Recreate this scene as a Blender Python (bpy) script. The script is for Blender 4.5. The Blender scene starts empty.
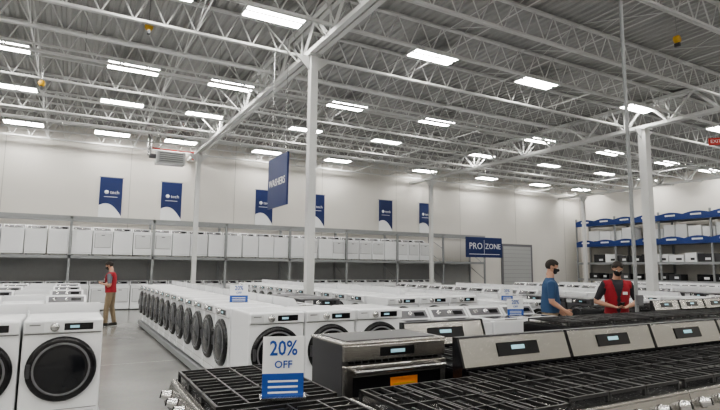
import bpy, bmesh, math, random
from mathutils import Vector, Matrix
random.seed(7)
scene=bpy.context.scene
COL=scene.collection
# ---------------- materials ----------------
def mat(name,c,rough=.5,metal=0.,noise=0.,nscale=8.,bump=0.,emit=0.,coat=0.,stretch=None):
    m=bpy.data.materials.new(name); m.use_nodes=True
    nt=m.node_tree; b=nt.nodes['Principled BSDF']
    b.inputs['Base Color'].default_value=(*c,1); b.inputs['Roughness'].default_value=rough
    b.inputs['Metallic'].default_value=metal
    if coat: b.inputs['Coat Weight'].default_value=coat
    if emit:
        b.inputs['Emission Color'].default_value=(*c,1); b.inputs['Emission Strength'].default_value=emit
    if noise or bump:
        tc=nt.nodes.new('ShaderNodeTexCoord'); n=nt.nodes.new('ShaderNodeTexNoise')
        n.inputs['Scale'].default_value=nscale; n.inputs['Detail'].default_value=5
        mp=nt.nodes.new('ShaderNodeMapping')
        if stretch: mp.inputs['Scale'].default_value=stretch
        nt.links.new(tc.outputs['Object'],mp.inputs['Vector']); nt.links.new(mp.outputs['Vector'],n.inputs['Vector'])
        if noise:
            mx=nt.nodes.new('ShaderNodeMix'); mx.data_type='RGBA'
            mx.inputs['A'].default_value=(*[max(0,v*(1-noise)) for v in c],1)
            mx.inputs['B'].default_value=(*[min(1,v*(1+noise)) for v in c],1)
            nt.links.new(n.outputs['Fac'],mx.inputs['Factor']); nt.links.new(mx.outputs['Result'],b.inputs['Base Color'])
        if bump:
            bp=nt.nodes.new('ShaderNodeBump'); bp.inputs['Strength'].default_value=bump; bp.inputs['Distance'].default_value=.01
            nt.links.new(n.outputs['Fac'],bp.inputs['Height']); nt.links.new(bp.outputs['Normal'],b.inputs['Normal'])
    return m
M={}
M['white']=mat('white_enamel',(.74,.75,.765),.25,noise=.02,nscale=3)
M['white2']=mat('white_plastic',(.60,.61,.62),.4,noise=.03,nscale=5)
M['black']=mat('black_gloss',(.010,.010,.012),.22,noise=.1)
M['glass']=mat('dark_door_glass',(.012,.013,.016),.12,noise=.2,nscale=2)
M['grey']=mat('grey_plastic',(.15,.15,.16),.4,noise=.05)
M['dgrey']=mat('graphite_plastic',(.05,.05,.055),.4,noise=.05)
M['chrome']=mat('chrome_trim',(.58,.58,.58),.25,1.,noise=.03)
M['steel']=mat('brushed_stainless',(.50,.485,.46),.24,1.,noise=.12,nscale=10,bump=.06,stretch=(1,1,40))
M['slate']=mat('slate_steel',(.12,.12,.125),.4,.7,noise=.1)
M['iron']=mat('cast_iron',(.018,.018,.019),.42,noise=.3,nscale=40,bump=.2)
M['enamel']=mat('black_enamel_cooktop',(.012,.012,.013),.22,noise=.2)
M['lcd']=mat('lcd_digits',(.35,.6,.7),.4,emit=.25)
M['steelpaint']=mat('white_painted_steel',(.60,.605,.60),.5,noise=.05,nscale=2)
M['deck']=mat('galvanized_deck',(.37,.37,.365),.6,noise=.12,nscale=1.5)
M['wall']=mat('painted_precast',(.63,.61,.575),.8,noise=.05,nscale=.6,bump=.05)
M['joint']=mat('wall_joint',(.42,.41,.39),.9,noise=.05)
M['rack']=mat('rack_grey',(.27,.28,.285),.5,noise=.06)
M['rackback']=mat('rack_mesh_grey',(.33,.335,.335),.7,noise=.06)
M['blue']=mat('sign_blue',(.008,.022,.105),.45,noise=.05)
M['cardblue']=mat('card_blue',(.02,.08,.33),.45,noise=.05)
M['beamblue']=mat('beam_blue',(.012,.04,.19),.45,noise=.05)
M['sheet']=mat('sign_white',(.76,.77,.78),.5,noise=.02)
M['red']=mat('red_paint',(.45,.03,.02),.45,noise=.08)
M['yellow']=mat('yellow_paint',(.55,.33,.03),.5,noise=.08)
M['orange']=mat('orange_label',(.75,.24,.04),.5,noise=.1)
M['door']=mat('grey_door_paint',(.40,.405,.405),.5,noise=.04)
M['lamp']=mat('led_diffuser',(1.,.975,.925),.5,emit=41)
M['carton']=mat('carton_dark',(.03,.03,.034),.6,noise=.2)
M['carton2']=mat('carton_brown',(.33,.25,.17),.8,noise=.1)
M['skin']=mat('skin',(.48,.28,.2),.55,noise=.06,nscale=20)
M['hair']=mat('hair_dark',(.02,.014,.011),.7,noise=.3,nscale=60,bump=.4)
M['mask']=mat('face_mask_black',(.015,.015,.017),.8,noise=.1)
M['shirtblue']=mat('shirt_blue',(.032,.075,.16),.85,noise=.12,nscale=10,bump=.2)
M['shirtgrey']=mat('shirt_grey',(.13,.14,.16),.85,noise=.12,nscale=10,bump=.2)
M['shirtblack']=mat('shirt_charcoal',(.035,.035,.042),.85,noise=.12,nscale=10,bump=.2)
M['vest']=mat('vest_red',(.30,.018,.028),.8,noise=.1,nscale=10,bump=.2)
M['khaki']=mat('trousers_khaki',(.25,.195,.13),.85,noise=.1,nscale=10,bump=.2)
M['jean']=mat('trousers_navy',(.04,.045,.07),.85,noise=.1,nscale=10,bump=.2)
M['shoe']=mat('shoe_dark',(.03,.028,.026),.6,noise=.1)
M['eye']=mat('eye_white',(.8,.78,.75),.3,noise=.01)
M['lip']=mat('lip',(.38,.15,.12),.5,noise=.05)
def floormat():
    m=bpy.data.materials.new('polished_concrete'); m.use_nodes=True; nt=m.node_tree; b=nt.nodes['Principled BSDF']
    tc=nt.nodes.new('ShaderNodeTexCoord')
    n=nt.nodes.new('ShaderNodeTexNoise'); n.inputs['Scale'].default_value=.7; n.inputs['Detail'].default_value=8
    n2=nt.nodes.new('ShaderNodeTexNoise'); n2.inputs['Scale'].default_value=25; n2.inputs['Detail'].default_value=3
    nt.links.new(tc.outputs['Object'],n.inputs['Vector']); nt.links.new(tc.outputs['Object'],n2.inputs['Vector'])
    r=nt.nodes.new('ShaderNodeValToRGB'); r.color_ramp.elements[0].position=.3; r.color_ramp.elements[1].position=.7
    r.color_ramp.elements[0].color=(.25,.25,.24,1); r.color_ramp.elements[1].color=(.36,.36,.345,1)
    nt.links.new(n.outputs['Fac'],r.inputs['Fac'])
    mx=nt.nodes.new('ShaderNodeMix'); mx.data_type='RGBA'; mx.blend_type='MULTIPLY'; mx.inputs['Factor'].default_value=.25
    nt.links.new(r.outputs['Color'],mx.inputs['A']); nt.links.new(n2.outputs['Color'],mx.inputs['B'])
    nt.links.new(mx.outputs['Result'],b.inputs['Base Color']); b.inputs['Roughness'].default_value=.2
    return m
M['floor']=floormat()

# ---------------- mesh builder ----------------
class MB:
    def __init__(s): s.v=[];s.f=[];s.m=[];s.mats=[];s.sm=[]
    def mi(s,k):
        if k not in s.mats: s.mats.append(k)
        return s.mats.index(k)
    def add(s,vs,fs,k,smooth=False,T=None):
        o=len(s.v); i=s.mi(k)
        s.v+= [tuple(T@Vector(v)) if T else tuple(v) for v in vs]
        for f in fs: s.f.append([a+o for a in f]); s.m.append(i); s.sm.append(smooth)
    def box(s,x0,x1,y0,y1,z0,z1,k,T=None):
        vs=[(x,y,z) for x in(x0,x1) for y in(y0,y1) for z in(z0,z1)]
        s.add(vs,[(0,1,3,2),(4,6,7,5),(0,4,5,1),(2,3,7,6),(0,2,6,4),(1,5,7,3)],k,T=T)
    def rbox(s,x0,x1,y0,y1,z0,z1,k,r=.015,seg=2,T=None):
        bm=bmesh.new(); bmesh.ops.create_cube(bm,size=1)
        for v in bm.verts: v.co=Vector(((x0+x1)/2+v.co.x*(x1-x0),(y0+y1)/2+v.co.y*(y1-y0),(z0+z1)/2+v.co.z*(z1-z0)))
        bmesh.ops.bevel(bm,geom=bm.edges[:],offset=r,segments=seg,affect='EDGES',profile=.5)
        bm.verts.index_update(); s.add([v.co.copy() for v in bm.verts],[[v.index for v in f.verts] for f in bm.faces],k,T=T); bm.free()
    def prism(s,pts,axis,a,b,k,T=None):
        def P(p,t):
            return {'x':(t,p[0],p[1]),'y':(p[0],t,p[1]),'z':(p[0],p[1],t)}[axis]
        n=len(pts); vs=[P(p,a) for p in pts]+[P(p,b) for p in pts]
        fs=[list(range(n)),list(range(2*n-1,n-1,-1))]+[(i,(i+1)%n,(i+1)%n+n,i+n) for i in range(n)]
        s.add(vs,fs,k,T=T)
    def tube(s,p0,p1,r0,k,r1=None,seg=8,T=None,smooth=True):
        p0=Vector(p0);p1=Vector(p1); r1=r0 if r1 is None else r1
        d=(p1-p0).normalized(); u=d.orthogonal().normalized(); w=d.cross(u)
        vs=[];
        for p,r in((p0,r0),(p1,r1)):
            for i in range(seg):
                a=2*math.pi*i/seg+math.pi/4; vs.append(p+u*r*math.cos(a)+w*r*math.sin(a))
        s.add(vs,[(i,(i+1)%seg,(i+1)%seg+seg,i+seg) for i in range(seg)],k,smooth,T)
        s.add(vs,[list(range(seg-1,-1,-1)),list(range(seg,2*seg))],k,False,T)
    def bar(s,p0,p1,r,k): s.tube(p0,p1,r,k,seg=4,smooth=False)
    def lathe(s,c,prof,k,seg=32,T=None):
        vs=[];fs=[]
        for r,y in prof:
            for i in range(seg):
                a=2*math.pi*i/seg; vs.append((c[0]+r*math.cos(a),c[1]+y,c[2]+r*math.sin(a)))
        for j in range(len(prof)-1):
            for i in range(seg): fs.append((j*seg+i,j*seg+(i+1)%seg,(j+1)*seg+(i+1)%seg,(j+1)*seg+i))
        s.add(vs,fs,k,True,T)
        if prof[-1][0]>1e-5: s.add(vs[-seg:],[list(range(seg))],k,False,T)
    def mesh(s,name):
        me=bpy.data.meshes.new(name); me.from_pydata(s.v,[],s.f)
        for k in s.mats: me.materials.append(M[k])
        me.polygons.foreach_set('material_index',s.m); me.polygons.foreach_set('use_smooth',s.sm)
        bm=bmesh.new(); bm.from_mesh(me); bmesh.ops.recalc_face_normals(bm,faces=bm.faces[:]); bm.to_mesh(me); bm.free()
        me.update(); return me
    def obj(s,name,loc=(0,0,0),rz=0): return put(name,s.mesh(name),loc,rz)
def put(name,me,loc=(0,0,0),rz=0):
    o=bpy.data.objects.new(name,me); o.location=loc; o.rotation_euler=(0,0,rz); COL.objects.link(o); return o
def text_into(mb,txt,size,k,T,align='CENTER',ext=.002,sx=1,bold=0):
    cu=bpy.data.curves.new('t','FONT'); cu.body=txt; cu.size=size; cu.align_x=align; cu.align_y='CENTER'; cu.extrude=ext; cu.resolution_u=2; cu.offset=bold
    o=bpy.data.objects.new('t',cu); COL.objects.link(o)
    dg=bpy.context.evaluated_depsgraph_get(); me=bpy.data.meshes.new_from_object(o.evaluated_get(dg))
    mb.add([(v.co.x*sx,v.co.y,v.co.z) for v in me.vertices],[list(p.vertices) for p in me.polygons],k,T=T)
    bpy.data.objects.remove(o); bpy.data.curves.remove(cu); bpy.data.meshes.remove(me)
def textT(pos,facing='-y',tilt=0):
    R=Matrix.Rotation(math.pi/2-tilt,4,'X')
    if facing=='-x': R=Matrix.Rotation(-math.pi/2,4,'Z')@R
    return Matrix.Translation(pos)@R

# ---------------- dimensions ----------------
XL,XR,YB,YF=-14.,30.,23.4,-7.
ZD=7.2
b=MB(); b.box(XL,XR,YF,YB,-.15,0,'floor')
for x in (-8,-1.6,4.35,10.2,16.1,22,27.9): b.box(x-.004,x+.004,YF,YB,0,.0008,'joint')
for y in (-2,4,10,15.8,21.5): b.box(XL,XR,y-.004,y+.004,0,.0008,'joint')
b.obj('floor')
b=MB(); b.box(XL,XR,YB,YB+.25,0,ZD+.3,'wall')
for i in range(10):
    x=-11.2+i*4.4; b.box(x-.012,x+.012,YB-.006,YB,0,ZD,'joint')
b.obj('wall_back')
b=MB(); b.box(XR,XR+.25,YF,YB,0,ZD+.3,'wall')
for i in range(6):
    y=-4+i*4.6; b.box(XR-.006,XR,y-.012,y+.012,0,ZD,'joint')
b.obj('wall_right')
b=MB(); b.box(XL-.25,XL,YF,YB,0,ZD+.3,'wall'); b.obj('wall_left')
b=MB(); b.box(XL,XR,YF-.25,YF,0,ZD+.3,'wall'); b.obj('wall_front')
b=MB(); pts=[]; x=XL; p=.2
while x<XR-.01:
    pts+=[(x,ZD),(x+.07,ZD),(x+.1,ZD+.05),(x+.17,ZD+.05)]; x+=p
pts.append((XR,ZD))
n=len(pts); vs=[(a,YF,z) for a,z in pts]+[(a,YB,z) for a,z in pts]
b.add(vs,[(i,i+1,i+1+n,i+n) for i in range(n-1)],'deck'); b.box(XL,XR,YF,YB,ZD+.1,ZD+.2,'deck'); b.obj('ceiling')
b=MB(); b.box(XL,XR,YB-.02,YB,0,.12,'grey'); b.obj('baseboard_back')
b=MB(); b.box(XR-.02,XR,YF,YB-.02,0,.12,'grey'); b.obj('baseboard_right')

# joists (along X)
JZ0,JZ1=6.52,7.14
b=MB()
for z in (JZ0,JZ1):
    b.box(XL+.05,XR-.05,-.045,-.008,z-.025,z+.025,'steelpaint'); b.box(XL+.05,XR-.05,.008,.045,z-.025,z+.025,'steelpaint')
x=XL+.1
while x<XR-.7:
    b.bar((x,0,JZ1),(x+.3,0,JZ0),.016,'steelpaint'); b.bar((x+.3,0,JZ0),(x+.6,0,JZ1),.016,'steelpaint'); x+=.6
jm=b.mesh('roof_joist')
JY=[22.95,21.5,20.1,18.75,17.05,15.5,13.5,12.1,10.75,9.0,7.4,5.3,3.6,1.5,-.3,-2.4,-4,-5.6]
for y in JY: put('roof_joist',jm,(0,y,0))
b=MB()
for x in (-10,-6.4,-1,2,7.2,9.6,12.4,14.4,18.9,22.4,25.4):
    b.bar((x,YF+.1,JZ0+.04),(x,YB-.1,JZ0+.04),.014,'steelpaint'); b.bar((x,YF+.1,JZ1-.06),(x,YB-.1,JZ1-.06),.014,'steelpaint')
    for a,c in zip(JY[:-1],JY[1:]):
        b.bar((x,a,JZ0),(x,c,JZ1),.008,'steelpaint'); b.bar((x,a,JZ1),(x,c,JZ0),.008,'steelpaint')
b.obj('joist_bridging')
# girders (along Y)
b=MB(); g0,g1=6.3,7.08
for z in (g0,g1):
    b.box(-.13,-.02,YF+.1,YB-.1,z-.05,z+.05,'steelpaint'); b.box(.02,.13,YF+.1,YB-.1,z-.05,z+.05,'steelpaint')
y=-6.6
while y<YB-1.6:
    b.bar((0,y,g1),(0,y+.75,g0),.045,'steelpaint'); b.bar((0,y+.75,g0),(0,y+1.5,g1),.045,'steelpaint'); b.bar((0,y+.75,g0),(0,y+.75,g1),.03,'steelpaint')
    for sx in (-1,1): b.bar((sx*.1,y+.75,g0),(sx*.95,y+.75,JZ1-.03),.018,'steelpaint')
    y+=1.5
gm=b.mesh('roof_girder')
CX=[-7.4,4.35,16.1,27.9]
for x in CX: put('roof_girder',gm,(x,0,0))
def column(w):
    b=MB(); h=w/2
    b.rbox(-h,h,-h,h,.03,6.24,'steelpaint',r=.012); b.box(-h-.1,h+.1,-h-.1,h+.1,0,.03,'steelpaint')
    b.box(-h-.06,h+.06,-h-.06,h+.06,6.22,6.25,'steelpaint')
    for sx in(-1,1):
        for sy in(-1,1): b.tube((sx*(h+.06),sy*(h+.06),.03),(sx*(h+.06),sy*(h+.06),.07),.014,'chrome')
    b.prism([(h,6.22),(h+.35,6.22),(h,5.9)],'y',-.012,.012,'steelpaint'); b.prism([(-h,6.22),(-h-.35,6.22),(-h,5.9)],'y',-.012,.012,'steelpaint')
    return b.mesh('steel_column')
c1=column(.17); c2=column(.26)
for x in CX:
    for y in (-2,10,21.5):
        put('steel_column',c2 if (x>10 and y==10) else c1,(x,y,0))

# lamps
b=MB()
b.prism([(-.3,.0),(-.3,.04),(-.18,.1),(.18,.1),(.3,.04),(.3,.0)],'x',-.63,.63,'white2')
b.box(-.61,.61,-.25,-.05,-.012,0,'lamp'); b.box(-.61,.61,.05,.25,-.012,0,'lamp')
for sx in(-.5,.5):
    b.bar((sx,-.15,.09),(sx,0,.34),.004,'chrome'); b.bar((sx,.15,.09),(sx,0,.34),.004,'chrome')
lm=b.mesh('highbay_light')
for y in (22.3,17.9,14.45,9.85,6.35,2.5,-1.4,-4.8):
    for x in (-12.2,-8.9,-5.2,-1.8,1.15,3.4 if y<12 else 3.75,7.5,11.1,16.3 if y!=9.85 else 15.7,20.7,25,28.8):
        if y==6.35 and 7<x<12: continue
        put('highbay_light',lm,(x,y,6.84))

# sprinkler pipes / conduit
b=MB()
for y in (19.5,12.8,4.4):
    b.tube((XL+.05,y,6.42),(XR-.05,y,6.42),.03,'steelpaint')
    for i in range(14):
        x=XL+1.5+i*3; b.tube((x,y,6.42),(x,y,6.33),.012,'chrome'); b.tube((x,y,6.33),(x,y,6.325),.03,'chrome')
        b.bar((x+.5,y,6.42),(x+.5,y,ZD-.01),.006,'chrome')
b.obj('sprinkler_pipe')
b=MB(); b.tube((7.55,4.95,0),(7.55,4.95,ZD-.01),.028,'rack',seg=12); b.tube((7.55,4.95,0),(7.55,4.95,.02),.09,'rack',seg=12)
b.box(7.49,7.61,4.88,4.92,1.15,1.3,'grey'); b.obj('conduit_pole')
# unit heater
b=MB(); b.rbox(-.55,.55,-.3,.3,0,.5,'white2',r=.03)
for i in range(5): b.box(-.45,.45,-.33,-.3,.08+i*.08,.11+i*.08,'rack')
b.tube((-.7,0,.62),(1.0,0,.62),.03,'red'); b.tube((.9,0,.62),(.9,0,.3),.03,'red'); b.tube((-.55,0,.3),(-.8,0,.3),.1,'grey'); b.tube((-.8,0,.3),(-.8,0,1.3),.08,'chrome')
for sx in(-.4,.4): b.bar((sx,0,.5),(sx,0,1.35),.01,'chrome')
b.obj('unit_heater',(3.3,21.9,5.75))
b=MB(); b.bar((0,0,0),(0,0,.5),.008,'chrome'); b.lathe((0,.04,-.1),[(0,0),(.08,0),(.08,-.08),(0,-.08)],'yellow',16); b.box(-.025,.025,-.05,.05,-.25,-.18,'dgrey'); b.bar((0,0,-.25),(0,0,-.2),.01,'grey')
rm=b.mesh('cable_reel')
for p in ((-.9,14.9,6.3),(10.3,5.6,6.35),(1.1,10.9,6.6)): put('cable_reel',rm,p)
b=MB(); b.rbox(-.2,.2,-.03,.03,0,.24,'red',r=.01); b.bar((-.15,0,.24),(-.15,0,1.3),.008,'chrome'); b.bar((.15,0,.24),(.15,0,1.3),.008,'chrome'); text_into(b,'EXIT',.15,'sheet',textT((0,-.033,.12))); b.obj('exit_sign',(18.4,9.0,5.8),math.radians(-50))

# ---------------- back rack ----------------
RY0,RY1=21.9,23.2
b=MB()
for i in range(12):
    x=-11.5+2.87*i
    for y in (RY0+.04,RY1-.04): b.box(x-.045,x+.045,y-.04,y+.04,0,3.5,'rack')
    for z in (.3,1.1,1.9,2.7): b.bar((x,RY0+.04,z),(x,RY1-.04,z+.7 if z<2.7 else z+.6),.018,'rack')
xa,xb=-11.5,-11.5+2.87*11
for z in (1.93,3.38):
    for y in (RY0,RY1-.05): b.box(xa,xb,y,y+.05,z,z+.12,'rack')
b.box(xa,xb,RY0+.05,RY1-.05,2.03,2.05,'rackback'); b.box(xa,xb,RY1-.01,RY1+.02,.1,1.95,'rackback')
b.obj('storage_rack')
b=MB(); RX=28.55
for i in range(9):
    y=1+2.7*i
    for x in (RX+.04,29.85): b.box(x-.04,x+.04,y-.045,y+.045,0,4.9,'rack')
for z in (1.0,2.0,3.1,4.4):
    b.box(RX-.01,RX+.05,1,22.6,z,z+.14,'beamblue' if z>3 else 'rack'); b.box(29.82,29.88,1,22.6,z,z+.14,'rack')
for z in (1.1,2.1,3.2,4.5): b.box(RX+.05,29.82,1,22.6,z,z+.03,'rackback')
for z in (3.24,4.54):
    for i in range(16):
        y0=1+1.35*i; pts=[(y0,z)]+[(y0+1.35*t/6,z+.16+.12*math.sin(math.pi*t/6)) for t in range(7)]+[(y0+1.35,z)]
        b.prism(pts,'x',RX-.02,RX-.01,'beamblue'); b.box(RX-.024,RX-.02,y0+.4,y0+.95,z+.06,z+.15,'sheet')
b.obj('pallet_rack')
b=MB()
for zz,hh,ks in ((1.135,.42,['carton','carton','slate','black']),(2.135,.5,['carton','slate','sheet','carton']),(3.235,.95,['sheet','sheet','white2','sheet']),):
    y=1.2
    while y<21.8:
        w=random.uniform(.55,.8); k=random.choice(ks)
        if random.random()<.93:
            b.rbox(RX+.15,RX+.85,y,y+w,zz,zz+random.uniform(.75,1)*hh,k,r=.015)
            b.box(RX+.14,RX+.15,y+.1,y+w*.5,zz+.1,zz+.22,'sheet' if k!='sheet' else 'dgrey')
        y+=w+.06
b.obj('boxed_microwaves')

# ---------------- signs ----------------
def banner():
    b=MB(); b.box(-.42,.42,-.02,0,0,1.65,'sheet')
    pts=[(-.42,.50)]+[(-.42+.84*t,.50+.16*math.sin(t*3.1)-.42*t*t) for t in [i/10 for i in range(1,11)]]+[(.42,1.65),(-.42,1.65)]
    b.prism(pts,'y',-.028,-.02,'blue')
    b.lathe((-.16,-.03,1.05),[(.08,0),(.08,-.004),(0,-.004)],'sheet',16)
    text_into(b,'tech',.2,'sheet',textT((.14,-.03,1.05))); b.box(-.25,.25,-.032,-.028,.85,.87,'sheet')
    b.bar((-.45,-.01,1.67),(.45,-.01,1.67),.02,'rack'); return b.mesh('wall_banner')
bm_=banner()
for x in (1.3,3.66,7.8,10.5,14.5,17.1): put('wall_banner',bm_,(x,YB-.03,3.6))
b=MB(); b.rbox(-1.3,1.3,-.03,.03,0,1.1,'blue',r=.01); text_into(b,'PRO',.5,'sheet',textT((-.62,-.035,.6))); text_into(b,'ZONE',.42,'sheet',textT((.62,-.035,.6))); b.box(-.03,-.01,-.035,-.03,.2,.95,'sheet'); b.box(-1.1,1.1,-.035,-.03,.16,.19,'sheet')
b.obj('department_sign',(19.95,21.82,2.3))
b=MB(); b.box(-.02,.02,-.55,.55,0,1.04,'blue'); text_into(b,'WASHERS',.21,'sheet',textT((-.025,0,.5),'-x'))
b.bar((0,-.4,1.04),(0,-.4,3.5),.006,'chrome'); b.bar((0,.4,1.04),(0,.4,3.5),.006,'chrome')
b.obj('hanging_sign',(3.60,9.95,2.88))
b=MB(); b.box(22.7,25.3,YB-.07,YB-.01,0,3.2,'grey'); b.box(22.85,25.15,YB-.08,YB-.06,0,3.05,'door')
for i in range(12): b.box(22.85,25.15,YB-.095,YB-.08,.2+i*.24,.22+i*.24,'rack')
b.obj('door_1')

# ---------------- appliances ----------------
def front_washer(body='white',panel='white'):
    b=MB(); W=.34
    b.rbox(-W,W,-.37,.38,.03,.99,body,r=.022,seg=3)
    for sx in(-.28,.28):
        for sy in(-.3,.3): b.tube((sx,sy,0),(sx,sy,.04),.025,'grey')
    b.rbox(-W+.005,W-.005,-.395,-.36,.86,.98,panel,r=.012)
    b.box(-W+.01,W-.01,-.374,-.370,.850,.856,'grey')
    b.box(.0,.25,-.399,-.395,.885,.95,'black'); b.box(.05,.13,-.401,-.399,.905,.93,'lcd')
    b.lathe((-.08,-.395,.918),[(.04,0),(.038,-.03),(0,-.03)],'chrome',20)
    b.box(-.32,-.17,-.398,-.395,.875,.96,'white2'); b.box(-.29,-.2,-.402,-.398,.935,.945,'grey')
    c=(0,-.37,.52)
    b.lathe(c,[(.305,0),(.302,-.03),(.275,-.05),(.25,-.046)],'black',40)
    b.lathe(c,[(.25,-.045),(.243,-.052),(.232,-.052),(.225,-.04)],'grey',40)
    b.lathe(c,[(.226,-.04),(.18,-.052),(.09,-.06),(0,-.062)],'glass',40)
    b.rbox(-.292,-.256,-.432,-.405,.455,.585,'dgrey',r=.008)
    b.box(-W+.02,W-.02,-.374,-.37,.135,.14,'grey'); b.rbox(.22,.3,-.376,-.37,.06,.115,'white2',r=.003)
    b.box(-W+.03,W-.03,.30,.36,.989,.992,'white2')
    return b.mesh('front_load_washer')
def consolebase(b):
    W=.34
    b.rbox(-W,W,-.34,.34,.03,.93,'white',r=.018)
    for sx in(-.28,.28):
        for sy in(-.28,.28): b.tube((sx,sy,0),(sx,sy,.04),.022,'grey')
    b.prism([(.16,.93),(.34,.93),(.34,1.09),(.29,1.09)],'x',-W,W,'white')
    T=Matrix.Translation((0,.222,1.01))@Matrix.Rotation(-math.radians(39),4,'X')
    b.box(-.3,.3,-.008,-.002,-.06,.065,'grey',T=T)
    for x in (-.2,.0): b.lathe((x,-.006,0),[(.035,0),(.033,-.025),(0,-.025)],'chrome',16,T=T)
    b.box(.08,.25,-.012,-.006,-.03,.03,'black',T=T)
def top_washer():
    b=MB(); consolebase(b)
    b.rbox(-.31,.31,-.33,.15,.932,.95,'white2',r=.007); b.box(-.12,.12,-.335,-.325,.935,.948,'grey')
    b.box(-.25,.25,-.24,.08,.95,.952,'glass'); b.box(-.325,.325,-.343,-.339,.10,.104,'grey')
    return b.mesh('top_load_washer')
def dryer():
    b=MB(); consolebase(b)
    b.box(-.28,.28,-.343,-.339,.29,.81,'grey'); b.rbox(-.27,.27,-.365,-.335,.3,.8,'white2',r=.012); b.box(-.06,.06,-.368,-.364,.74,.77,'grey')
    return b.mesh('clothes_dryer')
FW,FWd,TW,DR=front_washer(),front_washer('slate','dgrey'),top_washer(),dryer()
BT=1.145
def gas_range(W,D,backguard,body='steel'):
    b=MB(); h=W/2; zt=.93
    b.rbox(-h,h,-D+.05,0,.10,.90,'slate' if body=='steel' else 'black',r=.006)
    b.box(-h+.04,h-.04,-D+.1,-.04,.0,.10,'black')
    b.rbox(-h,h,-D+.02,-.0,.895,zt-.012,body,r=.008)
    b.box(-h+.012,h-.012,-D+.045,-.03,zt-.012,zt-.006,'enamel')
    b.prism([(-D+.05,.79),(-D+.05,.905),(-D+.022,.905),(-D-.01,.80)],'x',-h,h,body)
    n=5
    T0=Matrix.Rotation(-math.radians(15),4,'X')
    for i in range(n):
        x=-h+W*(i+.5)/n
        T=Matrix.Translation((x,-D+.003,.853))@T0
        b.lathe((0,0,0),[(.03,0),(.03,-.008),(.024,-.01),(.021,-.045),(0,-.047)],'chrome',20,T=T)
        b.box(-.004,.004,-.05,-.046,-.018,.018,'black',T=T)
    b.rbox(-h+.005,h-.005,-D+.01,-D+.05,.29,.78,body,r=.008); b.box(-h+.12,h-.12,-D+.006,-D+.01,.37,.66,'black')
    b.tube((-h+.05,-D-.045,.735),(h-.05,-D-.045,.735),.013,'chrome',seg=12)
    for sx in(-1,1): b.tube((sx*(h-.08),-D+.01,.735),(sx*(h-.08),-D-.045,.735),.010,'chrome')
    b.rbox(-h+.005,h-.005,-D+.01,-D+.05,.11,.28,body,r=.006)
    b.tube((-h+.05,-D-.035,.24),(h-.05,-D-.035,.24),.010,'chrome',seg=12)
    for sx in(-1,1): b.tube((sx*(h-.08),-D+.01,.24),(sx*(h-.08),-D-.035,.24),.008,'chrome')
    yb0,yb1=-D+.2,-.2
    for sx in(-1,0,1):
        for y in ((yb0,yb1) if sx else ((yb0+yb1)/2,)):
            x=sx*(h-.17)
            for r,z0,z1,k in((.06,zt-.006,zt+.006,'chrome'),(.042,zt+.006,zt+.018,'iron')): b.tube((x,y,z0),(x,y,z1),r,k,seg=20)
    sw=(W-.04)/3; y0,y1=-D+.055,-.06; zg=zt+.034
    for s in range(3):
        xa=-h+.02+s*sw+.003; xb=xa+sw-.006; xm=(xa+xb)/2
        def gb(x0,x1,y0_,y1_): b.box(x0,x1,y0_,y1_,zg-.012,zg+.003,'iron')
        gb(xa,xa+.012,y0,y1); gb(xb-.012,xb,y0,y1); gb(xa,xb,y0,y0+.012); gb(xa,xb,y1-.012,y1); gb(xa,xb,(y0+y1)/2-.005,(y0+y1)/2+.005)
        gb(xm-.005,xm+.005,y0,y1)
        for yc in (yb0,yb1):
            gb(xa,xb,yc-.005,yc+.005)
            for dx in (-.07,.07): gb(xm+dx-.005,xm+dx+.005,yc-.12,yc+.12)
        for x in (xa+.006,xb-.006):
            for y in (y0+.006,y1-.006): b.box(x-.007,x+.007,y-.007,y+.007,zt-.008,zg-.01,'iron')
    if backguard:
        b.prism([(0,.90),(0,BT),(-.025,BT),(-.035,BT-.006),(-.085,.985),(-.075,.975),(-.075,.90)],'x',-h+.004,h-.004,'steel')
        b.box(-h,h,-.03,.004,BT-.004,BT+.006,'dgrey')
        for sx in(-1,1): b.prism([(0.003,.90),(0.003,BT+.006),(-.030,BT+.006),(-.038,BT-.004),(-.090,.985),(-.079,.97),(-.079,.90)],'x',sx*h-.008,sx*h+.008,'black')
        T=Matrix.Translation((0,-.061,1.062))@Matrix.Rotation(-math.atan2(.05,.154),4,'X')
        b.box(-.17,.17,-.005,.0,-.035,.045,'black',T=T); b.box(-.06,.05,-.007,-.005,0,.025,'lcd',T=T)
        b.box(-h+.01,h-.01,-.10,-.07,.945,.98,'black')
    return b.mesh('gas_range')
PZ=.12
def platform(x0,x1,y0,y1,z=PZ-.001,k='grey'):
    b=MB(); b.rbox(x0,x1,y0,y1,.04,z,k,r=.01); b.box(x0+.05,x1-.05,y0+.05,y1-.05,0,.04,'black'); return b.obj('display_platform')
G91=gas_range(.915,.84,True); G76=gas_range(.75,.76,False); GB=gas_range(.76,.7,False,'black'); G90=gas_range(.9,.68,False); GBB=gas_range(.76,.7,True,'black')
platform(1.23,7.7,1.6,2.5)
for i in range(6): put('gas_range',G91,(2.465+.92*i,2.47,PZ))
put('gas_range',G76,(1.615,2.33,PZ))
platform(.5,1.21,1.2,3.2)
for yc in (2.69,1.76): put('gas_range',G90,(1.2,yc,PZ),-math.pi/2)
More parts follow.
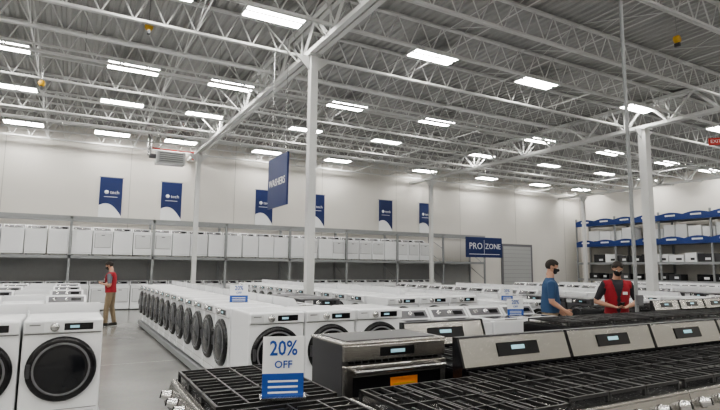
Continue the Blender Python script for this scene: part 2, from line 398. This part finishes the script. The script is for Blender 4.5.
def wall_oven():
    b=MB(); h=.355
    b.rbox(-h,h,-.58,-.16,0,1.11,'dgrey',r=.006)
    b.rbox(-h-.01,h+.01,-.60,-.15,1.11,1.125,'steel',r=.006)
    b.rbox(-h,h,-.61,-.575,1.02,1.11,'steel',r=.006); b.box(-.12,.12,-.613,-.61,1.04,1.09,'black'); b.box(-.05,.05,-.615,-.613,1.055,1.075,'lcd')
    for z0,z1 in ((.55,1.0),(.06,.53)):
        b.rbox(-h,h,-.62,-.575,z0,z1,'steel',r=.008); b.box(-h+.05,h-.05,-.624,-.62,z0+.06,z1-.065,'black')
        b.tube((-h+.04,-.665,z1-.03),(h-.04,-.665,z1-.03),.011,'chrome',seg=12)
        for sx in(-1,1): b.tube((sx*(h-.06),-.62,z1-.03),(sx*(h-.06),-.665,z1-.03),.01,'chrome')
        for i in range(14): b.box(-h+.04+i*.046,-h+.07+i*.046,-.590,-.572,z1+.004,z1+.014,'black')
    b.box(-.06,.13,-.628,-.624,.855,.915,'orange'); b.box(-.04,.11,-.629,-.628,.872,.882,'yellow')
    b.box(-h+.04,h-.04,-.55,-.20,1.125,1.13,'dgrey')
    return b.mesh('double_wall_oven')
WO=wall_oven(); put('double_wall_oven',WO,(1.745,3.28,PZ))
put('gas_range',GBB,(2.56,3.3,PZ)); platform(1.24,3.0,2.6,3.38)
platform(4.85,8.15,3.95,4.72)
for i in range(4): put('gas_range',GB,(5.28+.8*i,4.7,PZ))
for i in range(4): put('gas_range',GBB,(9.3+.8*i,5.6,0)); put('gas_range',GB,(9.3+.8*i,6.35,0),math.pi)

PW=.16
for k,y in enumerate((6.3,8.9,11.5,14.1,16.7,19.2)):
    n=6 if k<2 else 9
    for i in range(n):
        x=.0-.70*i
        fr=k<1 or i%2
        put('front_load_washer' if fr else 'clothes_dryer',FW if fr else DR,(x,y,PW if k<1 else 0))
        put('top_load_washer' if i%3 else 'clothes_dryer',TW if i%3 else DR,(x,y+.80,PW if k<1 else 0),math.pi)
platform(-3.9,.38,5.9,7.5,PW-.001,'rack')
for i in range(13): put('front_load_washer',FW,(2.2,7.05+.72*i,PW),-math.pi/2); put('top_load_washer',TW,(2.99,7.05+.72*i,PW),math.pi/2)
for i in range(3): put('front_load_washer',FW,(2.17+.70*i,6.26,PW))
platform(1.8,3.95,5.86,16.2,PW-.001,'rack')
put('front_load_washer',FWd,(3.78,8.5,PW)); put('front_load_washer',FWd,(3.78,9.4,PW))
for i in range(12): put('front_load_washer',FW,(5.4,9.2+.72*i,PW),-math.pi/2); put('clothes_dryer',DR,(6.19,9.2+.72*i,PW),math.pi/2)
for i in range(3): put('front_load_washer',FW,(5.36+.71*i,8.4,PW))
platform(5.0,7.15,8.0,17.6,PW-.001,'rack')
for i in range(4): put('top_load_washer',TW,(4.3+.71*i,6.05,0)); put('top_load_washer',TW,(4.3+.71*i,6.8,0),math.pi)
for bi,x in enumerate((8.3,11.2,14.0,17.6,20.4,23.2,26.0)):
    for i in range(13 if x>9 else 12):
        y=8.6+.72*i+(.9 if x<9 else 0)
        me,nm=((FW,'front_load_washer'),(TW,'top_load_washer'),(FWd,'front_load_washer'))[0 if bi%2==0 else 1 if i>2 else 2]
        put(nm,me,(x,y,0),-math.pi/2)
        put('clothes_dryer',DR,(x+.79,y,0),math.pi/2)
    if x<15:
        for j in range(2): put('front_load_washer',FW,(x+.04+.71*j,8.6 if x<9 else 7.85,0))
for i in range(3): put('clothes_dryer',DR,(13.6+.71*i,6.6,0))
for bay in range(10):
    for j in range(4):
        x=-11.5+2.87*bay+.365+.71*j
        k=random.random()
        if x<16.6 and random.random()<.97: put('top_load_washer' if k<.6 else 'clothes_dryer',TW if k<.6 else DR,(x+random.uniform(-.01,.01),22.35+random.uniform(-.04,.06),2.055))
        if x<20: put('clothes_dryer',DR,(x,22.4,0))

# cards
def card(w,h):
    b=MB(); b.box(-w/2,w/2,-.003,.003,.01,h,'sheet'); b.box(-w/2,w/2,-.0045,-.003,.01,h*.40,'cardblue'); b.box(-w/2-.01,w/2+.01,-.04,.04,0,.01,'chrome')
    text_into(b,'20%',h*.34,'cardblue',textT((0,-.005,h*.80)),ext=.0006,sx=.82,bold=h*.006); text_into(b,'OFF',h*.17,'cardblue',textT((0,-.005,h*.54)),ext=.0006,bold=h*.003)
    for i in range(3): b.box(-w*.36,w*.36,-.0055,-.0045,h*(.08+.09*i),h*(.11+.09*i),'sheet')
    return b.mesh('sale_card')
put('sale_card',card(.185,.27),(.875,2.28,PZ+.968),math.radians(-18))
cm=card(.26,.26); put('sale_card',cm,(2.2,7.6,PW+.992),-.3); put('sale_card',cm,(6.1,6.0,.953),-.4); put('sale_card',cm,(8.4,8.5,.993),-.4)

# ---------------- people ----------------
def ring_loft(rings,side,seg=20,cap=True):
    vs=[];fs=[];P=[Vector(r[0]) for r in rings]
    side=Vector(side)
    full=[]
    n=len(rings)
    if cap:
        d=(P[0]-P[1]).normalized(); a,bb=rings[0][1:]; m=min(a,bb)
        full.append((P[0]+d*m*.75,a*.5,bb*.5,0))
    for i,r in enumerate(rings): full.append((P[i],r[1],r[2],i))
    if cap:
        d=(P[-1]-P[-2]).normalized(); a,bb=rings[-1][1:]; m=min(a,bb)
        full.append((P[-1]+d*m*.75,a*.5,bb*.5,n-1))
    for p,a,bb,i in full:
        t=(P[min(i+1,n-1)]-P[max(i-1,0)]).normalized()
        s=(side-t*side.dot(t)); s=s.normalized() if s.length>1e-3 else t.orthogonal().normalized()
        w=t.cross(s)
        for k in range(seg):
            an=2*math.pi*k/seg; vs.append(p+s*a*math.cos(an)+w*bb*math.sin(an))
    m=len(full)
    for j in range(m-1):
        for k in range(seg): fs.append((j*seg+k,j*seg+(k+1)%seg,(j+1)*seg+(k+1)%seg,(j+1)*seg+k))
    fs.append(list(range(seg-1,-1,-1))); fs.append([(m-1)*seg+k for k in range(seg)])
    return vs,fs
def ellips(c,r,seg=20,T=None):
    bm=bmesh.new(); bmesh.ops.create_uvsphere(bm,u_segments=seg,v_segments=seg//2+2,radius=1)
    for v in bm.verts: v.co=Vector((c[0]+v.co.x*r[0],c[1]+v.co.y*r[1],c[2]+v.co.z*r[2]))
    bm.verts.index_update(); r_=([v.co.copy() for v in bm.verts],[[v.index for v in f.verts] for f in bm.faces]); bm.free(); return r_
def fuse(parts,voxel,smooth=3):
    vs=[];fs=[]
    for v,f in parts:
        o=len(vs); vs+=[tuple(x) for x in v]; fs+=[[a+o for a in q] for q in f]
    me=bpy.data.meshes.new('tmp'); me.from_pydata(vs,[],fs)
    bm=bmesh.new(); bm.from_mesh(me); bmesh.ops.recalc_face_normals(bm,faces=bm.faces[:]); bm.to_mesh(me); bm.free()
    o=bpy.data.objects.new('tmp',me); COL.objects.link(o)
    m=o.modifiers.new('r','REMESH'); m.mode='VOXEL'; m.voxel_size=voxel
    if smooth: s=o.modifiers.new('s','SMOOTH'); s.iterations=smooth; s.factor=.5
    dg=bpy.context.evaluated_depsgraph_get(); me2=bpy.data.meshes.new_from_object(o.evaluated_get(dg))
    out=([v.co.copy() for v in me2.vertices],[list(p.vertices) for p in me2.polygons],[v.normal.copy() for v in me2.vertices])
    bpy.data.objects.remove(o); return out
def segd(p,a,b):
    ab=b-a; t=max(0,min(1,(p-a).dot(ab)/ab.length_squared)); return (p-(a+ab*t)).length,t
def make_hand(wrist,dirv,palmn,thumb_side,curl):
    u=Vector(dirv).normalized(); n=Vector(palmn); n=(n-u*n.dot(u)).normalized(); s=u.cross(n)*thumb_side
    parts=[ring_loft([(wrist-u*.03,.027,.021),(wrist,.028,.019),(wrist+u*.04,.038,.017),(wrist+u*.085,.041,.014)],s,16)]
    for i,(off,ln) in enumerate(((.030,.072),(.010,.080),(-.010,.074),(-.029,.058))):
        p=wrist+u*.08+s*off; d=u.copy(); pts=[(p,.0095,.009)]
        for j in range(3):
            R=Matrix.Rotation(curl*(.8 if j==0 else 1.),3,u.cross(n)); d=(R@d).normalized()
            p=p+d*ln*(.42,.32,.26)[j]; r=(.009,.0085,.0075)[j]; pts.append((p,r,r))
        parts.append(ring_loft(pts,s,10))
    p=wrist+u*.03+s*.03
    parts.append(ring_loft([(p-s*.012,.013,.012),(p+s*.022+u*.025+n*.01,.012,.011),(p+s*.03+u*.055+n*.022,.0095,.009),(p+s*.028+u*.075+n*.028,.008,.0075)],n,10))
    return fuse(parts,.005,2)
def person(name,loc,heading,lean=0,arms=None,head_pitch=0,head_yaw=0,shirt='shirtblue',trousers='khaki',vest=False,mask=True,prop=False,stride=.06,haircol='hair',sleeve=.85,scale=1.0,belly=0):
    mb=MB()
    Rl=Matrix.Translation((0,0,.95))@Matrix.Rotation(lean,4,'Y')@Matrix.Translation((0,0,-.95))
    def U(p): return Rl@Vector(p)
    tor=[((0,0,.86),.12,.10),((0,0,.93),.175,.13),((.005,0,1.03),.168,.128+belly),((.01,0,1.12),.167,.128+belly),((.005,0,1.25),.182,.135),((0,0,1.36),.198,.13),((-.005,0,1.43),.18,.108),((-.008,0,1.475),.108,.078),((0,0,1.51),.062,.062),((.012,0,1.60),.054,.057)]
    parts=[ring_loft([(U(p) if p[2]>.95 else Vector(p),a,c) for p,a,c in tor],(0,1,0),28)]
    legs=[]
    for s in (1,-1):
        hx=stride*s
        hip=Vector((0,.09*s,.93)); knee=Vector((hx*.5+.02,.10*s,.50)); ank=Vector((hx-.02,.11*s,.09))
        legs.append((hip,knee,ank))
        parts.append(ring_loft([(hip,.092,.105),(hip.lerp(knee,.35),.086,.095),(hip.lerp(knee,.75),.07,.076),(knee,.062,.067),(knee.lerp(ank,.3),.063,.07),(knee.lerp(ank,.7),.055,.06),(ank,.054,.06)],(0,1,0),18))
    armj=[]
    for s in (1,-1):
        sh=U((-.005,.19*s,1.41)); A=arms[0 if s==1 else 1]
        el=Vector(A[0]); wr=Vector(A[1]); armj.append((sh,el,wr))
        parts.append(ring_loft([(U((0,.11*s,1.41)),.06,.06),(sh,.066,.066),(sh.lerp(el,.4),.061,.061),(sh.lerp(el,.85),.052,.052),(el,.044,.044),(el.lerp(wr,.3),.043,.043),(el.lerp(wr,.8),.031,.031),(wr,.027,.024)],(1,.01,0) if abs((el-sh).normalized().x)<.8 else (0,0,1),16))
    V,F,N=fuse(parts,.0125,3)
    tA,tB=U((0,0,.95)),U((0,0,1.36))
    groups={}; vestf=[]
    for f in F:
        c=sum((V[i] for i in f),Vector())/len(f)
        da=[]
        for sh,el,wr in armj:
            d1,t1=segd(c,sh,el); d2,t2=segd(c,el,wr); da.append((min(d1,d2),t1 if d1<d2 else 1+t2))
        dA,tA_=min(da); dT,_=segd(c,tA,tB); lc=Rl.inverted()@c
        isarm=dA<.085 and abs(lc.y)>.15 and (dT>.15) and lc.z<1.5 or (dA<.06 and dT>.16)
        if c.z<.95 and not isarm: k=trousers
        elif isarm: k=shirt if tA_<sleeve else 'skin'
        elif lc.z>1.505: k='skin'
        elif lc.z<.955: k='shoe'
        else: k=shirt
        groups.setdefault(k,[]).append(f)
        if vest and not (isarm and tA_>.12) and .93<lc.z<1.475 and abs(lc.y)<.2 and c.z>.9:
            if not (lc.x>0 and abs(lc.y)<.025+max(0,(lc.z-1.25))*.28): vestf.append(f)
    for k,fs in groups.items():
        idx={};vv=[];ff=[]
        for f in fs:
            q=[]
            for i in f:
                if i not in idx: idx[i]=len(vv); vv.append(V[i])
                q.append(idx[i])
            ff.append(q)
        mb.add(vv,ff,k,True)
    def shell(Vs,Ns,fs,off,k,T=None):
        idx={};vv=[];ff=[];ed={}
        for f in fs:
            q=[]
            for i in f:
                if i not in idx: idx[i]=len(vv); vv.append(Vs[i]+Ns[i]*off)
                q.append(idx[i])
            ff.append(q)
            for a,c in zip(q,q[1:]+q[:1]): ed[(a,c)]=1
        inv={v:k_ for k_,v in idx.items()}; n0=len(vv)
        vv2=vv+[Vs[inv[i]]+Ns[inv[i]]*(-.002) for i in range(n0)]
        rim=[(a,c,c+n0,a+n0) for (a,c) in ed if (c,a) not in ed]
        mb.add(vv2,ff+rim,k,True,T)
    if vestf: shell(V,N,vestf,.016,'vest')
    for hip,knee,ank in legs:
        pts=[((-.07,0,.045),.034,.04),((-.02,0,.055),.04,.05),((.06,0,.045),.045,.04),((.14,0,.032),.047,.03),((.19,0,.026),.035,.022)]
        v,f,_=fuse([ring_loft([(Vector((ank.x+p[0]+.01,ank.y,p[2])),a,c) for p,a,c in pts],(0,1,0),16),ring_loft([(ank+Vector((0,0,-.03)),.05,.05),(ank+Vector((0,0,.02)),.05,.055)],(0,1,0),14)],.01,2)
        v=[Vector((q.x,q.y,max(q.z,.0))) for q in v]; mb.add(v,f,'shoe',True)
    base=U((.012,0,1.575))
    HT=Matrix.Translation(base)@Matrix.Rotation(lean*.4+head_pitch,4,'Y')@Matrix.Rotation(head_yaw,4,'Z')
    hp=[ellips((-.005,0,.135),(.098,.076,.088)),ellips((.02,0,.075),(.072,.062,.075)),ellips((.045,0,.03),(.042,.042,.026)),
        ring_loft([((.088,0,.105),.008,.008),((.108,0,.07),.014,.012),((.098,0,.06),.015,.01)],(0,1,0),10),
        ellips((.082,0,.118),(.014,.05,.008)),
        ring_loft([((-.02,0,-.03),.05,.055),((-.01,0,.06),.05,.055)],(0,1,0),14)]
    for s in(1,-1): hp.append(ellips((-.008,.078*s,.095),(.018,.009,.03)))
    V,F,N=fuse(hp,.006,3); mb.add(V,F,'skin',True,HT)
    hf=[];mf=[]
    for f in F:
        c=sum((V[i] for i in f),Vector())/len(f)
        if abs(c.y)<.085 and c.z>.06 and (c.z>.15 and c.x<.078 or (c.x<-.02 and c.z>.075) or (c.x<.03 and c.z>.125)):
            if not(abs(c.y)>.074 and c.z<.13): hf.append(f)
        if c.x>.035 and .0<c.z<.093: mf.append(f)
    shell(V,N,hf,.012,haircol,HT)
    if mask:
        shell(V,N,mf,.006,'mask',HT)
        for s in (1,-1): mb.tube((.04,.062*s,.075),(-.01,.084*s,.1),.002,'mask',T=HT,seg=6)
    else:
        v,f=ellips((.088,0,.045),(.007,.024,.007),12); mb.add(v,f,'lip',True,HT)
    for s in(1,-1):
        v,f=ellips((.083,.031*s,.103),(.010,.013,.009),12); mb.add(v,f,'eye',True,HT)
        v,f=ellips((.0905,.031*s,.103),(.004,.006,.006),10); mb.add(v,f,'black',True,HT)
        v,f=ellips((.09,.031*s,.125),(.006,.02,.004),10); mb.add(v,f,haircol,True,HT)
    for (sh,el,wr),A,s in zip(armj,arms,(1,-1)):
        d=(wr-el).normalized(); dd=Vector(A[2]) if len(A)>2 and A[2] else d
        V,F,_=make_hand(wr,dd,A[3] if len(A)>3 else (0,-s,0),A[4] if len(A)>4 else -1*s,A[5] if len(A)>5 else .3)
        mb.add(V,F,'skin',True)
    if prop:
        P=Vector(prop); T=Matrix.Translation(P)@Matrix.Rotation(-.6,4,'Y')
        mb.rbox(-.075,.075,-.04,.04,-.005,.005,'black',r=.004,T=T); mb.box(-.068,.068,-.035,.035,.005,.006,'glass',T=T)
    if vest:
        v=U((.145,.09,1.3)); mb.box(v.x-.0,v.x+.01,v.y-.035,v.y+.035,v.z-.02,v.z+.025,'sheet')
    o=mb.obj(name,loc,heading); o.scale=(scale,)*3; return o
img_right=math.atan2(-.4848,.8746)
person('male_shopper',(7.0,6.12,0),img_right+math.radians(-12),lean=.04,shirt='shirtblue',trousers='khaki',belly=.025,
  arms=[((-.03,.25,1.13),(.16,.25,.98)),((.0,-.25,1.13),(.19,-.22,1.0))],head_pitch=.18,head_yaw=-.15,scale=1.02)
person('store_employee',(8.16,5.72,0),math.atan2(-.63,-.85)+math.radians(12),lean=.2,shirt='shirtblack',trousers='jean',vest=True,
  arms=[((.02,.32,1.11),(.24,.10,1.05),None,(0,0,1),1,.5),((.02,-.32,1.11),(.24,-.10,1.05),None,(0,0,1),-1,.5)],head_pitch=.3,prop=(.33,.0,1.085),scale=1.02)
person('store_employee',(1.08,16.4,0),img_right+math.pi+math.radians(10),lean=.05,shirt='shirtgrey',trousers='khaki',vest=True,mask=True,
  arms=[((-.03,.25,1.13),(.2,.12,1.17),None,(0,0,1),1,.5),((.02,-.25,1.13),(.22,-.08,1.15),None,(0,0,1),-1,.5)],head_pitch=.35,prop=(.31,.0,1.2),stride=.09,scale=1.0)

# ---------------- camera ----------------
cam=bpy.data.cameras.new('camera'); cam.sensor_width=36; cam.lens=26; cam.clip_start=.05; cam.clip_end=200
co=bpy.data.objects.new('camera',cam); COL.objects.link(co)
yaw=math.radians(29); th=math.radians(6.9); ro=math.radians(.5)
f=Vector((math.sin(yaw)*math.cos(th),math.cos(yaw)*math.cos(th),math.sin(th)))
r=Vector((math.cos(yaw),-math.sin(yaw),0)); u=r.cross(f)
r2=r*math.cos(ro)+u*math.sin(ro); u2=r2.cross(f)
Mx=Matrix((( r2.x,u2.x,-f.x),(r2.y,u2.y,-f.y),(r2.z,u2.z,-f.z))).to_4x4(); Mx.translation=Vector((0,0,1.67))
co.matrix_world=Mx; scene.camera=co
w=bpy.data.worlds.new('world'); scene.world=w; w.use_nodes=True; w.node_tree.nodes['Background'].inputs[0].default_value=(.5,.5,.5,1); w.node_tree.nodes['Background'].inputs[1].default_value=.3
try: scene.view_settings.look='AgX - Medium High Contrast'
except Exception as e: print(e)
